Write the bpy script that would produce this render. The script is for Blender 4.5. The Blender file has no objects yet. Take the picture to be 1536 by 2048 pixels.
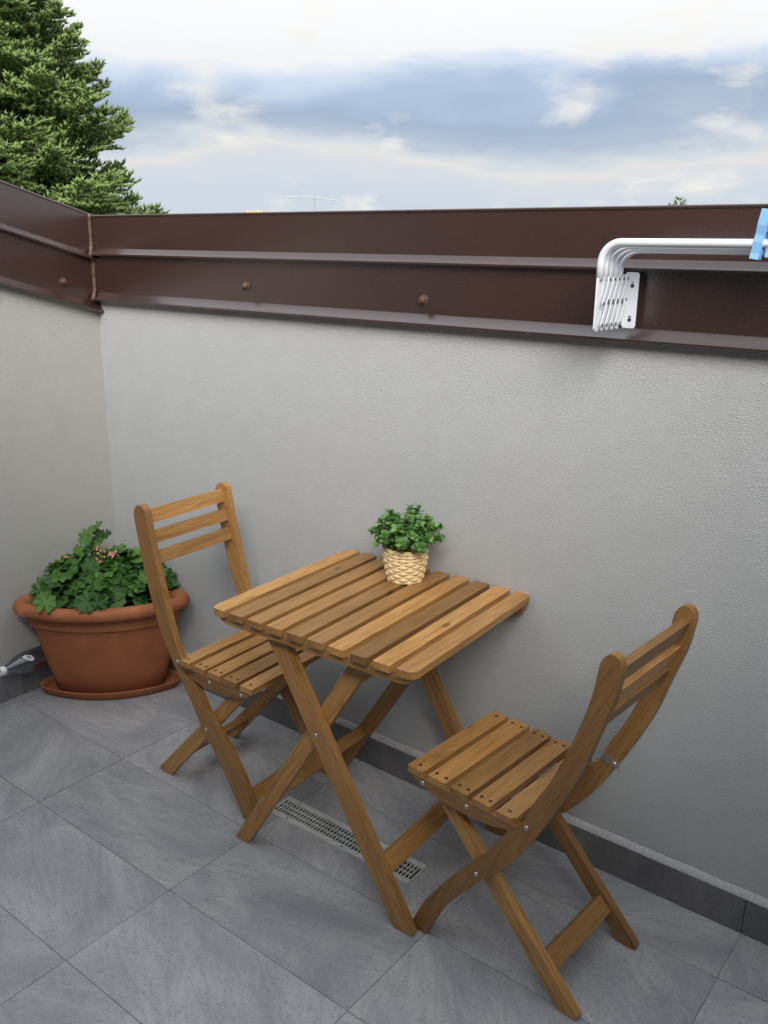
import bpy, bmesh, math, random
import numpy as np
from mathutils import Vector, Matrix, noise as mnoise
C = bpy.context.scene.collection
random.seed(7)
rng = np.random.default_rng(7)
rad = math.radians

# ---------------------------------------------------------------- camera
cam_d = bpy.data.cameras.new('camera'); cam = bpy.data.objects.new('camera', cam_d); C.objects.link(cam)
bpy.context.scene.camera = cam
_r = Vector((0.788303, 0.615151, 0.012385)); _f = Vector((-0.587, 0.757, -0.287)).normalized()
_yaw, _pitch, _roll = 0.66004, 0.29127, 0.01293
_f = Vector((-math.sin(_yaw)*math.cos(_pitch), math.cos(_yaw)*math.cos(_pitch), -math.sin(_pitch)))
_r0 = Vector((math.cos(_yaw), math.sin(_yaw), 0)); _u0 = _r0.cross(_f)
_r = _r0*math.cos(_roll) + _u0*math.sin(_roll); _u = _u0*math.cos(_roll) - _r0*math.sin(_roll)
_m = Matrix((_r, _u, -_f)).transposed().to_4x4(); _m.translation = Vector((2.84457, -1.95948, 1.59393))
cam.matrix_world = _m
cam_d.sensor_fit = 'VERTICAL'; cam_d.sensor_height = 36.0; cam_d.lens = 1776.5/2048*36.0
cam_d.clip_start = 0.02; cam_d.clip_end = 3000

# ---------------------------------------------------------------- sky and sun
SUN_DIR = Vector((0.52, -0.66, 0.50)).normalized()
SUN_EL = math.asin(SUN_DIR.z); SUN_AZ = math.atan2(SUN_DIR.x, SUN_DIR.y)
world = bpy.data.worlds.new('World'); bpy.context.scene.world = world; world.use_nodes = True
def build_world():
    nt = world.node_tree; nt.nodes.clear(); N = nt.nodes.new; L = nt.links.new
    out = N('ShaderNodeOutputWorld'); bg = N('ShaderNodeBackground'); bg.inputs['Strength'].default_value = 0.1
    sky = N('ShaderNodeTexSky'); sky.sky_type = 'NISHITA'; sky.sun_disc = False
    sky.sun_elevation = SUN_EL; sky.sun_rotation = SUN_AZ
    tc = N('ShaderNodeTexCoord'); sep = N('ShaderNodeSeparateXYZ'); L(tc.outputs['Generated'], sep.inputs[0])
    # long streaky clouds: direction stretched in height
    mp = N('ShaderNodeMapping'); mp.inputs['Scale'].default_value = (3.2, 3.2, 11.0); mp.inputs['Location'].default_value = (3.1, 0.4, 0.8)
    L(tc.outputs['Generated'], mp.inputs[0])
    n1 = N('ShaderNodeTexNoise'); n1.inputs['Scale'].default_value = 1.0; n1.inputs['Detail'].default_value = 6; n1.inputs['Roughness'].default_value = 0.52
    n1.inputs['Distortion'].default_value = 0.2
    L(mp.outputs[0], n1.inputs['Vector'])
    mp2 = N('ShaderNodeMapping'); mp2.inputs['Scale'].default_value = (6.5, 6.5, 17.0); mp2.inputs['Location'].default_value = (1.7, 5.2, 2.0)
    L(tc.outputs['Generated'], mp2.inputs[0])
    n2 = N('ShaderNodeTexNoise'); n2.inputs['Scale'].default_value = 1.3; n2.inputs['Detail'].default_value = 5.0; n2.inputs['Roughness'].default_value = 0.52
    n2.inputs['Distortion'].default_value = 0.25
    L(mp2.outputs[0], n2.inputs['Vector'])
    def math_(op, a, b=None, c=None):
        m = N('ShaderNodeMath'); m.operation = op
        for i, v in enumerate((a, b, c)):
            if v is None: continue
            if isinstance(v, (int, float)): m.inputs[i].default_value = v
            else: L(v, m.inputs[i])
        return m.outputs[0]
    d = math_('MULTIPLY', math_('SUBTRACT', n1.outputs[0], 0.5), 0.15)
    el = math_('ADD', sep.outputs[2], d)
    ramp = N('ShaderNodeValToRGB'); r = ramp.color_ramp
    cols = [(0.0, (0.496, 0.580, 0.673)), (.10, (0.496, 0.561, 0.654)), (.26, (0.542, 0.580, 0.654)), (.345, (0.580, 0.598, 0.645)), (.40, (.655, .645, .635)), (.45, (0.542, 0.580, 0.636)),
            (.51, (0.374, 0.439, 0.542)), (.59, (0.318, 0.393, 0.514)), (.67, (0.393, 0.477, 0.626)), (.735, (0.561, 0.636, 0.748)), (.79, (0.767, 0.771, 0.776)), (1.0, (0.776, 0.776, 0.776))]
    while len(r.elements) < len(cols): r.elements.new(0.5)
    for e, (p, c) in zip(r.elements, cols): e.position = p; e.color = (*c, 1)
    L(math_('MULTIPLY', el, 1/0.228), ramp.inputs[0])
    # bright breaks in the grey bank
    br = N('ShaderNodeMapRange'); br.inputs['From Min'].default_value = .54; br.inputs['From Max'].default_value = .72
    br.interpolation_type = 'SMOOTHSTEP'; L(n2.outputs[0], br.inputs['Value'])
    mx = N('ShaderNodeMix'); mx.data_type = 'RGBA'; L(math_('MULTIPLY', br.outputs[0], .8), mx.inputs['Factor'])
    L(ramp.outputs[0], mx.inputs[6]); mx.inputs[7].default_value = (.775, .75, .705, 1)
    tf = N('ShaderNodeMapRange'); tf.inputs['From Min'].default_value = .25; tf.inputs['From Max'].default_value = .7; L(sep.outputs[2], tf.inputs['Value'])
    tn = N('ShaderNodeMix'); tn.data_type = 'RGBA'; tn.blend_type = 'MULTIPLY'; L(tf.outputs[0], tn.inputs['Factor']); L(mx.outputs[2], tn.inputs[6]); tn.inputs[7].default_value = (.88, .94, 1.0, 1)
    sc = N('ShaderNodeVectorMath'); sc.operation = 'SCALE'; L(tn.outputs[2], sc.inputs[0]); zr = N('ShaderNodeMapRange'); zr.inputs['From Min'].default_value = .17; zr.inputs['From Max'].default_value = 1.0
    zr.inputs['To Min'].default_value = 10.0; zr.inputs['To Max'].default_value = 22.0; zr.interpolation_type = 'LINEAR'; L(sep.outputs[2], zr.inputs['Value']); L(zr.outputs[0], sc.inputs['Scale'])
    fin = N('ShaderNodeMix'); fin.data_type = 'RGBA'; fin.inputs['Factor'].default_value = .94
    L(sky.outputs[0], fin.inputs[6]); L(sc.outputs[0], fin.inputs[7])
    L(fin.outputs[2], bg.inputs['Color']); L(bg.outputs[0], out.inputs['Surface'])
build_world()
sun_d = bpy.data.lights.new('sun', 'SUN'); sun_d.energy = 4.3; sun_d.angle = rad(38); sun_d.color = (1.0, .945, .87)
sun = bpy.data.objects.new('sun', sun_d); C.objects.link(sun); sun.rotation_euler = SUN_DIR.to_track_quat('Z', 'Y').to_euler()
vs = bpy.context.scene.view_settings
vs.view_transform = 'Standard'; vs.look = 'None'; vs.exposure = 0.27; vs.gamma = 1.0; vs.use_curve_mapping = False
bpy.context.scene.cycles.denoising_prefilter = 'NONE'

# ---------------------------------------------------------------- materials
class NT:
    def __init__(s, name):
        s.m = bpy.data.materials.new(name); s.m.use_nodes = True; s.t = s.m.node_tree
        s.b = s.t.nodes['Principled BSDF']
    def n(s, typ, **kw):
        o = s.t.nodes.new(typ)
        for k, v in kw.items():
            if hasattr(o, k) and k not in ('inputs',): setattr(o, k, v)
        return o
    def l(s, a, b): s.t.links.new(a, b)
    def coord(s, scale=(1, 1, 1), kind='Object', rnd=True, rot=None):
        tc = s.n('ShaderNodeTexCoord'); mp = s.n('ShaderNodeMapping'); mp.inputs['Scale'].default_value = scale
        if rot: mp.inputs['Rotation'].default_value = rot
        if rnd:
            oi = s.n('ShaderNodeObjectInfo'); mu = s.n('ShaderNodeVectorMath', operation='SCALE'); mu.inputs[0].default_value = (37.1, 53.3, 19.7)
            s.l(oi.outputs['Random'], mu.inputs['Scale']); ad = s.n('ShaderNodeVectorMath', operation='ADD')
            s.l(tc.outputs[kind], ad.inputs[0]); s.l(mu.outputs[0], ad.inputs[1]); s.l(ad.outputs[0], mp.inputs[0])
        else: s.l(tc.outputs[kind], mp.inputs[0])
        return mp.outputs[0]
    def noise(s, vec, scale, detail=3, rough=.5, dist=0):
        o = s.n('ShaderNodeTexNoise'); o.inputs['Scale'].default_value = scale; o.inputs['Detail'].default_value = detail
        o.inputs['Roughness'].default_value = rough; o.inputs['Distortion'].default_value = dist; s.l(vec, o.inputs['Vector']); return o.outputs['Fac']
    def ramp(s, fac, stops):
        o = s.n('ShaderNodeValToRGB'); r = o.color_ramp
        while len(r.elements) < len(stops): r.elements.new(.5)
        for e, (p, c) in zip(r.elements, stops): e.position = p; e.color = (*c, 1) if len(c) == 3 else c
        s.l(fac, o.inputs[0]); return o.outputs[0]
    def mix(s, f, a, b, blend='MIX'):
        o = s.n('ShaderNodeMix', data_type='RGBA', blend_type=blend)
        for k, v in ((0, f), (6, a), (7, b)):
            if isinstance(v, (int, float)): o.inputs[k].default_value = v
            elif isinstance(v, tuple): o.inputs[k].default_value = (*v, 1)
            else: s.l(v, o.inputs[k])
        return o.outputs[2]
    def rand(s): return s.n('ShaderNodeObjectInfo').outputs['Random']
    def bump(s, h, strength=.3, dist=.002):
        o = s.n('ShaderNodeBump'); o.inputs['Strength'].default_value = strength; o.inputs['Distance'].default_value = dist
        s.l(h, o.inputs['Height']); s.l(o.outputs[0], s.b.inputs['Normal'])
    def set(s, **kw):
        for k, v in kw.items(): s.b.inputs[k.replace('_', ' ')].default_value = v
    def color(s, v): s.l(v, s.b.inputs['Base Color'])

def mat_wood():
    t = NT('acacia wood')
    v = t.coord((1.6, 26, 26)); g = t.noise(v, 3.0, 5, .6, 1.2)
    v2 = t.coord((9, 220, 220)); g2 = t.noise(v2, 1.6, 3, .6)
    v3 = t.coord((1.2, 5, 5)); g3 = t.noise(v3, 3, 2, .5)
    col = t.ramp(g, [(.25, (.11, .048, .013)), (.42, (.265, .128, .036)), (.58, (.40, .213, .066)), (.75, (.19, .082, .023))])
    col = t.mix(.35, col, t.ramp(g2, [(.3, (.11, .048, .014)), (.6, (.40, .215, .070))]))
    col = t.mix(t.ramp(g3, [(.4, (0, 0, 0)), (.75, (.45, .45, .45))]), col, (.23, .105, .038))
    kn = t.n('ShaderNodeTexVoronoi', feature='F1'); kn.inputs['Scale'].default_value = 5.0; t.l(t.coord((.75, 1.6, 1.6)), kn.inputs['Vector'])
    col = t.mix(t.ramp(kn.outputs['Distance'], [(.0, (.9, .9, .9)), (.045, (.75, .75, .75)), (.085, (0, 0, 0))]), col, (.06, .025, .009))
    hs = t.n('ShaderNodeHueSaturation'); t.l(col, hs.inputs['Color'])
    mr = t.n('ShaderNodeMapRange'); mr.inputs['To Min'].default_value = .70; mr.inputs['To Max'].default_value = 1.52; t.l(t.rand(), mr.inputs['Value'])
    t.l(mr.outputs[0], hs.inputs['Value']); t.color(hs.outputs[0])
    t.set(Roughness=.42); t.b.inputs['Specular IOR Level'].default_value = .5
    t.bump(g2, .25, .0008); return t.m
def mat_plaster(tint=(1, 1, 1), name='roughcast plaster'):
    t = NT(name); T_ = lambda c: tuple(a*b for a, b in zip(c, tint))
    v = t.coord((1, 1, 1), rnd=False)
    n1 = t.noise(v, 370, 3, .62); vo = t.n('ShaderNodeTexVoronoi', feature='F1'); vo.inputs['Scale'].default_value = 420; t.l(v, vo.inputs['Vector'])
    big = t.noise(v, 1.6, 4, .6); mid = t.noise(v, 14, 3, .6)
    col = t.mix(.5, t.ramp(big, [(.3, T_((.53, .545, .555))), (.7, T_((.575, .59, .60)))]), t.ramp(mid, [(.3, T_((.525, .54, .55))), (.7, T_((.585, .60, .61)))]))
    t.color(t.mix(t.ramp(n1, [(.36, (.55, .55, .55)), (.50, (0, 0, 0))]), col, (.30, .305, .31)))  # pit shade mixed into the colour so the grain shows
    h = t.mix(.5, n1, vo.outputs['Distance'])
    t.bump(h, 1.0, .0046); t.set(Roughness=.92); t.b.inputs['Specular IOR Level'].default_value = .2; return t.m
def mat_tile(dark=2.05, name='slate tile'):
    t = NT(name)
    tc = t.n('ShaderNodeTexCoord'); oi = t.n('ShaderNodeObjectInfo')
    vr = t.n('ShaderNodeVectorRotate', rotation_type='Z_AXIS')
    mr = t.n('ShaderNodeMapRange'); mr.inputs['To Min'].default_value = -.5; mr.inputs['To Max'].default_value = 1.25; t.l(oi.outputs['Random'], mr.inputs['Value'])
    t.l(tc.outputs['Object'], vr.inputs['Vector']); t.l(mr.outputs[0], vr.inputs['Angle'])
    mu = t.n('ShaderNodeVectorMath', operation='SCALE'); mu.inputs[0].default_value = (317.1, 153.3, 119.7); t.l(oi.outputs['Random'], mu.inputs['Scale'])
    ad = t.n('ShaderNodeVectorMath', operation='ADD'); t.l(vr.outputs[0], ad.inputs[0]); t.l(mu.outputs[0], ad.inputs[1])
    def mp(sc):
        m = t.n('ShaderNodeMapping'); m.inputs['Scale'].default_value = sc; t.l(ad.outputs[0], m.inputs[0]); return m.outputs[0]
    cloud = t.noise(mp((1.0, 1.9, 1)), 2.6, 6, .60, .9)
    streak = t.noise(mp((1.0, 5.5, 1)), 1.9, 6, .60, 2.2)
    speck = t.noise(mp((1, 1, 1)), 150, 4, .75); grain = t.noise(mp((1, 1, 1)), 60, 4, .7)
    k = dark
    col = t.ramp(cloud, [(.30, (.120*k, .122*k, .131*k)), (.48, (.163*k, .163*k, .171*k)), (.68, (.207*k, .204*k, .206*k))])
    col = t.mix(t.ramp(streak, [(.44, (0, 0, 0)), (.505, (.30, .30, .30)), (.53, (0, 0, 0))]), col, (.10*k, .103*k, .108*k))
    col = t.mix(t.ramp(streak, [(.63, (0, 0, 0)), (.675, (.2, .2, .2)), (.70, (0, 0, 0))]), col, (.30*k, .29*k, .28*k))
    col = t.mix(t.ramp(speck, [(.36, (.55, .55, .55)), (.47, (0, 0, 0))]), col, (.075*k, .077*k, .08*k))
    col = t.mix(t.ramp(speck, [(.62, (0, 0, 0)), (.74, (.3, .3, .3))]), col, (.34*k, .34*k, .34*k))
    hs = t.n('ShaderNodeHueSaturation'); t.l(col, hs.inputs['Color'])
    m2 = t.n('ShaderNodeMapRange'); m2.inputs['To Min'].default_value = .92; m2.inputs['To Max'].default_value = 1.08
    fr = t.n('ShaderNodeMath', operation='FRACT'); m7 = t.n('ShaderNodeMath', operation='MULTIPLY'); m7.inputs[1].default_value = 7.31
    t.l(oi.outputs['Random'], m7.inputs[0]); t.l(m7.outputs[0], fr.inputs[0]); t.l(fr.outputs[0], m2.inputs['Value'])
    t.l(m2.outputs[0], hs.inputs['Value']); t.color(hs.outputs[0])
    rr = t.n('ShaderNodeMapRange'); rr.inputs['To Min'].default_value = .42; rr.inputs['To Max'].default_value = .62; t.l(cloud, rr.inputs['Value']); t.l(rr.outputs[0], t.b.inputs['Roughness'])
    t.b.inputs['Specular IOR Level'].default_value = .4
    t.bump(grain, .4, .0015); return t.m
def mat_plain(name, col, rough=.5, metal=0, spec=.5, var=.12, scale=30, bump=0, coat=0):
    t = NT(name); v = t.coord((1, 1, 1)); n = t.noise(v, scale, 4, .6)
    t.color(t.ramp(n, [(.3, tuple(c*(1-var) for c in col)), (.7, tuple(min(1, c*(1+var)) for c in col))]))
    t.set(Roughness=rough, Metallic=metal); t.b.inputs['Specular IOR Level'].default_value = spec
    if coat: t.b.inputs['Coat Weight'].default_value = coat
    if bump: t.bump(n, bump, .002)
    return t.m
def mat_brown():
    t = NT('brown painted sheet metal'); v = t.coord((1, 1, 1), rnd=False); n = t.noise(v, 2.2, 4, .6); f = t.noise(v, 420, 2, .6)
    col = t.ramp(n, [(.3, (.030, .0115, .0090)), (.7, (.037, .0150, .0115))])
    t.color(t.mix(t.ramp(f, [(.45, (0, 0, 0)), (.75, (.25, .25, .25))]), col, (.055, .030, .024)))
    t.set(Roughness=.42); t.b.inputs['Specular IOR Level'].default_value = .2; t.b.inputs['Coat Weight'].default_value = 1.0; t.b.inputs['Coat Roughness'].default_value = .24; t.b.inputs['Coat IOR'].default_value = 1.9; t.bump(n, .03, .004); return t.m
def mat_terracotta():
    t = NT('terracotta plastic'); v = t.coord((1, 1, 1), rnd=False); n = t.noise(v, 9, 5, .65); f = t.noise(v, 170, 3, .6)
    col = t.ramp(n, [(.28, (.27, .085, .032)), (.55, (.33, .11, .043)), (.8, (.385, .15, .068))])
    col = t.mix(t.ramp(f, [(.6, (0, 0, 0)), (.85, (.35, .35, .35))]), col, (.48, .27, .17))
    t.color(col); t.set(Roughness=.72); t.bump(f, .2, .001); return t.m
def mat_leaf(name, lo, hi, rough=.45, trans=.25, nscale=40):
    t = NT(name); v = t.coord((1, 1, 1)); n = t.noise(v, nscale, 3, .6)
    mr = t.mix(t.rand(), lo, hi)
    t.color(t.mix(t.ramp(n, [(.35, (0, 0, 0)), (.7, (.5, .5, .5))]), mr, tuple(c*.55 for c in lo)))
    t.set(Roughness=rough); t.b.inputs['Specular IOR Level'].default_value = .4
    t.b.inputs['Subsurface Weight'].default_value = 0
    tr = t.n('ShaderNodeBsdfTranslucent'); t.l(mr, tr.inputs['Color']); ms = t.n('ShaderNodeMixShader'); ms.inputs[0].default_value = trans
    out = t.t.nodes['Material Output']; t.l(t.b.outputs[0], ms.inputs[1]); t.l(tr.outputs[0], ms.inputs[2]); t.l(ms.outputs[0], out.inputs['Surface'])
    t.bump(n, .3, .002); return t.m
def mat_needles():
    t = NT('fir needles'); at = t.n('ShaderNodeAttribute', attribute_name='tint')
    v = t.coord((1, 1, 1), rnd=False); n = t.noise(v, 1.7, 3, .6)
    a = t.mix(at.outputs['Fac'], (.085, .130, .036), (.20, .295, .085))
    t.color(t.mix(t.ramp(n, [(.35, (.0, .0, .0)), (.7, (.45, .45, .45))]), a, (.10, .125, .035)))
    t.set(Roughness=.5); t.b.inputs['Specular IOR Level'].default_value = .35; return t.m
def mat_glass():
    """thin clear plastic wall: sees through, mirrors more towards the rim"""
    t = NT('clear plastic'); out = t.t.nodes['Material Output']; t.t.nodes.remove(t.b)
    tr = t.n('ShaderNodeBsdfTransparent'); tr.inputs['Color'].default_value = (.80, .82, .86, 1)
    gl = t.n('ShaderNodeBsdfGlossy'); gl.inputs['Roughness'].default_value = .08
    lw_ = t.n('ShaderNodeLayerWeight'); lw_.inputs['Blend'].default_value = .32
    mr = t.n('ShaderNodeMapRange'); mr.inputs['To Min'].default_value = .05; mr.inputs['To Max'].default_value = .55; t.l(lw_.outputs['Facing'], mr.inputs['Value'])
    ms = t.n('ShaderNodeMixShader'); t.l(mr.outputs[0], ms.inputs[0]); t.l(tr.outputs[0], ms.inputs[1]); t.l(gl.outputs[0], ms.inputs[2]); t.l(ms.outputs[0], out.inputs['Surface'])
    return t.m

WOOD = mat_wood(); PLASTER = mat_plaster(); PLASTER_SIDE = mat_plaster((.95, .915, .855), 'warm light tinted roughcast plaster'); TILE = mat_tile(); SKIRT = mat_tile(.95, 'slate skirting tile'); BROWN = mat_brown()  # side wall plaster: same roughcast, warm light put into its tint
TERRA = mat_terracotta()
GROUT = mat_plain('grout', (.235, .235, .235), .9, var=.2, scale=200)
TRIM = mat_plain('pale mortar edge', (.42, .42, .43), .85, var=.15, scale=120, bump=.4)
STEEL = mat_plain('zinc plated steel', (.62, .62, .60), .32, 1.0, var=.08)
SCREW = mat_plain('dark screw', (.09, .07, .05), .45, .7)
GALV = mat_plain('galvanised drain steel', (.58, .60, .59), .5, .15, var=.12, scale=90)
DARK = mat_plain('dark drain channel', (.02, .02, .022), .8)
WHITE = mat_plain('white powder coated steel', (.70, .735, .79), .34, var=.02, coat=.3)
PIVOT = mat_plain('grey rivet', (.22, .22, .23), .4, .8)
HOLE = mat_plain('dark screw hole', (.02, .02, .025), .7)
BLUE = mat_plain('light blue plastic', (.24, .50, .82), .35, var=.04)
BLUE2 = mat_plain('mid blue plastic', (.13, .34, .74), .35, var=.04)
SOIL = mat_plain('potting soil', (.035, .025, .018), .95, var=.5, scale=150, bump=.8)
RATTAN = mat_plain('pale woven chip wood', (.90, .70, .40), .5, var=.08, scale=60, bump=.15)
RATTAN_IN = mat_plain('brown liner', (.55, .38, .19), .8)
GERAN = mat_leaf('geranium leaf', (.028, .095, .020), (.12, .26, .05), .5, .18, 45)
BOX = mat_leaf('boxwood leaf', (.04, .15, .035), (.28, .50, .13), .4, .25, 90)
STEM = mat_plain('green stem', (.07, .11, .03), .6)
PETAL = mat_plain('pink petal', (.80, .30, .28), .6, var=.2)
BUD = mat_plain('dry orange bud', (.62, .30, .15), .7, var=.25)
NEEDLE = mat_needles(); BARK = mat_plain('fir bark', (.075, .055, .042), .9, var=.3, scale=25, bump=.8)
CAP = mat_plain('white bottle cap', (.82, .83, .84), .4, var=.03)
PET = mat_glass()
LABELW = mat_plain('white paper scrap', (.75, .75, .76), .6)
SEAM = mat_plain('brown sealant', (.085, .05, .04), .42, var=.2, scale=60, bump=.5)
ROOF = mat_plain('brown roof tiles', (.16, .09, .065), .85, var=.25, scale=8)
RENDER = mat_plain('cream house render', (.55, .47, .34), .9, var=.06, scale=4)
BRICKY = mat_plain('yellow chimney mortar', (.50, .40, .20), .9, var=.2, scale=12)
ALU = mat_plain('weathered aluminium', (.42, .45, .48), .45, .6)
HOUSEW = mat_plain('house plaster', (.21, .20, .195), .9, var=.05, scale=3)  # kept dark so the unseen house bounces little light
GRASS = mat_plain('lawn and gardens', (.06, .085, .03), .95, var=.4, scale=.6)

# ---------------------------------------------------------------- mesh helpers
def link(name, bm, mat, parent=None, mtx=None, smooth=False, mesh=None):
    if mesh is None:
        me = bpy.data.meshes.new(name); bmesh.ops.recalc_face_normals(bm, faces=bm.faces); bm.to_mesh(me); bm.free()
        for m in (mat if isinstance(mat, (list, tuple)) else [mat]): me.materials.append(m)
        if smooth:
            for p in me.polygons: p.use_smooth = True
            if smooth != 'all': me.set_sharp_from_angle(angle=rad(38))
    else: me = mesh
    o = bpy.data.objects.new(name, me); C.objects.link(o)
    if parent is not None: o.parent = parent
    if mtx is not None: o.matrix_local = mtx
    return o
def empty(name, loc=(0, 0, 0), rz=0):
    o = bpy.data.objects.new(name, None); C.objects.link(o); o.location = loc; o.rotation_euler = (0, 0, rz); o.empty_display_size = .1; return o
def tag(o, label=None, cat=None, group=None, kind=None):
    for k, v in (('label', label), ('category', cat), ('group', group), ('kind', kind)):
        if v: o[k] = v
    return o
def bevel(bm, w, seg=2, ang=30):
    es = [e for e in bm.edges if len(e.link_faces) == 2 and e.calc_face_angle(0) > rad(ang)]
    if es: bmesh.ops.bevel(bm, geom=es, offset=w, segments=seg, affect='EDGES', profile=.5, clamp_overlap=True)
def box_bm(x0, x1, y0, y1, z0, z1, bm=None, bev=0, seg=2):
    own = bm is None; bm = bm or bmesh.new()
    vs_ = [bm.verts.new(p) for p in ((x0,y0,z0),(x1,y0,z0),(x1,y1,z0),(x0,y1,z0),(x0,y0,z1),(x1,y0,z1),(x1,y1,z1),(x0,y1,z1))]
    for f in ((0,3,2,1),(4,5,6,7),(0,1,5,4),(1,2,6,5),(2,3,7,6),(3,0,4,7)): bm.faces.new([vs_[i] for i in f])
    if bev and own: bevel(bm, bev, seg)
    return bm
def prism_bm(pts, h0, h1, bev=0, bm=None, seg=2):
    """polygon in local xy, extruded along local z"""
    bm = bm or bmesh.new()
    a = [bm.verts.new((x, y, h0)) for x, y in pts]; b = [bm.verts.new((x, y, h1)) for x, y in pts]
    n = len(pts); bm.faces.new(a[::-1]); bm.faces.new(b)
    for i in range(n): bm.faces.new((a[i], a[(i+1) % n], b[(i+1) % n], b[i]))
    if bev: bevel(bm, bev, seg)
    return bm
def tube_bm(pts, r, seg=10, bm=None, caps=True):
    bm = bm or bmesh.new(); pts = [Vector(p) for p in pts]; rings = []
    prev = None
    for i, p in enumerate(pts):
        t = (pts[min(i+1, len(pts)-1)] - pts[max(i-1, 0)]).normalized()
        if prev is None:
            a = Vector((0, 0, 1)) if abs(t.z) < .9 else Vector((1, 0, 0)); u = t.cross(a).normalized()
        else: u = (prev - t*prev.dot(t)).normalized()
        prev = u; w = t.cross(u); rr = r[i] if isinstance(r, (list, tuple)) else r
        rings.append([bm.verts.new(p + (u*math.cos(2*math.pi*k/seg) + w*math.sin(2*math.pi*k/seg))*rr) for k in range(seg)])
    for A, B in zip(rings, rings[1:]):
        for k in range(seg): bm.faces.new((A[k], A[(k+1) % seg], B[(k+1) % seg], B[k]))
    if caps: bm.faces.new(rings[0][::-1]); bm.faces.new(rings[-1])
    return bm
def lathe_bm(prof, seg=32, bm=None, cap=True):
    bm = bm or bmesh.new(); rings = [[bm.verts.new((r*math.cos(2*math.pi*k/seg), r*math.sin(2*math.pi*k/seg), z)) for k in range(seg)] for r, z in prof]
    for A, B in zip(rings, rings[1:]):
        for k in range(seg): bm.faces.new((A[k], A[(k+1) % seg], B[(k+1) % seg], B[k]))
    if cap: bm.faces.new(rings[0][::-1]); bm.faces.new(rings[-1])
    return bm
def spline(pts, n):
    P = [Vector((p[0], p[1], 0)) for p in pts]; P = [P[0]*2 - P[1]] + P + [P[-1]*2 - P[-2]]; out = []
    for i in range(1, len(P)-2):
        for k in range(n):
            t = k/n; a, b, c, d = P[i-1], P[i], P[i+1], P[i+2]
            v = .5*((2*b) + (c-a)*t + (2*a-5*b+4*c-d)*t*t + (3*b-a-3*c+d)*t**3); out.append((v.x, v.y))
    out.append((P[-2].x, P[-2].y)); return out
def frame_m(origin, xa, ya):
    xa = Vector(xa).normalized(); ya = Vector(ya); ya = (ya - xa*ya.dot(xa)).normalized(); za = xa.cross(ya)
    m = Matrix((xa, ya, za)).transposed().to_4x4(); m.translation = Vector(origin); return m
def side_piece(name, parent, pts, v0, v1, mat=WOOD, bev=.003, grain=None, label=None, smooth=True):
    """a piece cut from a board standing in the parent's x-z plane at v0..v1; local x runs along the grain"""
    P = [Vector(p) for p in pts]; c0 = sum(P, Vector((0, 0)))/len(P)
    g = Vector(grain).normalized() if grain else max(((a-b) for a in P for b in P), key=lambda d: d.length).normalized()
    q = Vector((-g.y, g.x))
    loc = [((p-c0).dot(g), (p-c0).dot(q)) for p in P]
    # local x=g, local y=q (in x-z plane), local z = x cross y
    m = frame_m((c0.x, 0, c0.y), (g.x, 0, g.y), (q.x, 0, q.y))
    # local z = gx x qy : (g.x,0,g.y)x(q.x,0,q.y) = -y direction
    o = link(name, prism_bm(loc, -v1, -v0, bev), mat, parent, m, smooth=smooth)
    if label: o['label'] = label
    return o
def slat(name, parent, origin, length, width, thick, xa, ya, bev=.0035, outline=None, mat=WOOD):
    """board centred at origin; long side along xa, width along ya"""
    if outline is None: outline = [(-length/2, -width/2), (length/2, -width/2), (length/2, width/2), (-length/2, width/2)]
    return link(name, prism_bm(outline, -thick/2, thick/2, bev), mat, parent, frame_m(origin, xa, ya), smooth=True)
def rounded_rect(x0, x1, y0, y1, r, corners=(1, 1, 1, 1), n=5):
    out = []
    for (cx, cy, a), on in zip(((x0, y0, 180), (x1, y0, 270), (x1, y1, 0), (x0, y1, 90)), corners):
        if not on: out.append((cx, cy)); continue
        ox = cx + (r if cx == x0 else -r); oy = cy + (r if cy == y0 else -r)
        for k in range(n+1):
            t = rad(a + 90*k/n); out.append((ox + r*math.cos(t), oy + r*math.sin(t)))
    return out
def copy_obj(src, parent=None, mtx=None):
    o = src.copy(); C.objects.link(o)
    if parent is not None: o.parent = parent
    if mtx is not None: o.matrix_local = mtx
    return o

# ---------------------------------------------------------------- floor of tiles, with the drain let in
DR_C = (1.462, -.341); DR_A = rad(0.6); DR_L, DR_W = .505, .090
drx0, drx1, dry0, dry1 = DR_C[0]-DR_L/2+.004, DR_C[0]+DR_L/2-.004, DR_C[1]-DR_W/2+.004, DR_C[1]+DR_W/2-.004
X1, Y0 = 3.549, -2.9
def minus(r, h):
    x0, x1, y0, y1 = r; a, b, c, d = h
    if a >= x1 or b <= x0 or c >= y1 or d <= y0: return [r]
    out = []
    if y0 < c: out.append((x0, x1, y0, c))
    if y1 > d: out.append((x0, x1, d, y1))
    yy0, yy1 = max(y0, c), min(y1, d)
    if x0 < a: out.append((x0, a, yy0, yy1))
    if x1 > b: out.append((b, x1, yy0, yy1))
    return out
bmf = bmesh.new()
for r in minus((0, X1, Y0, 0), (drx0, drx1, dry0, dry1)): box_bm(r[0], r[1], r[2], r[3], -.08, -.0022, bmf)
floor = tag(link('floor', bmf, GROUT), kind='structure')
xs = [0] + [.05 + .6*k for k in range(0, 8)]; xs = [x for x in xs if x < X1] + [X1]
ys = [0, -.186] + [-.186 - .2995*k for k in range(1, 12)]; ys = [y for y in ys if y > Y0] + [Y0]
J = .0009
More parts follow.
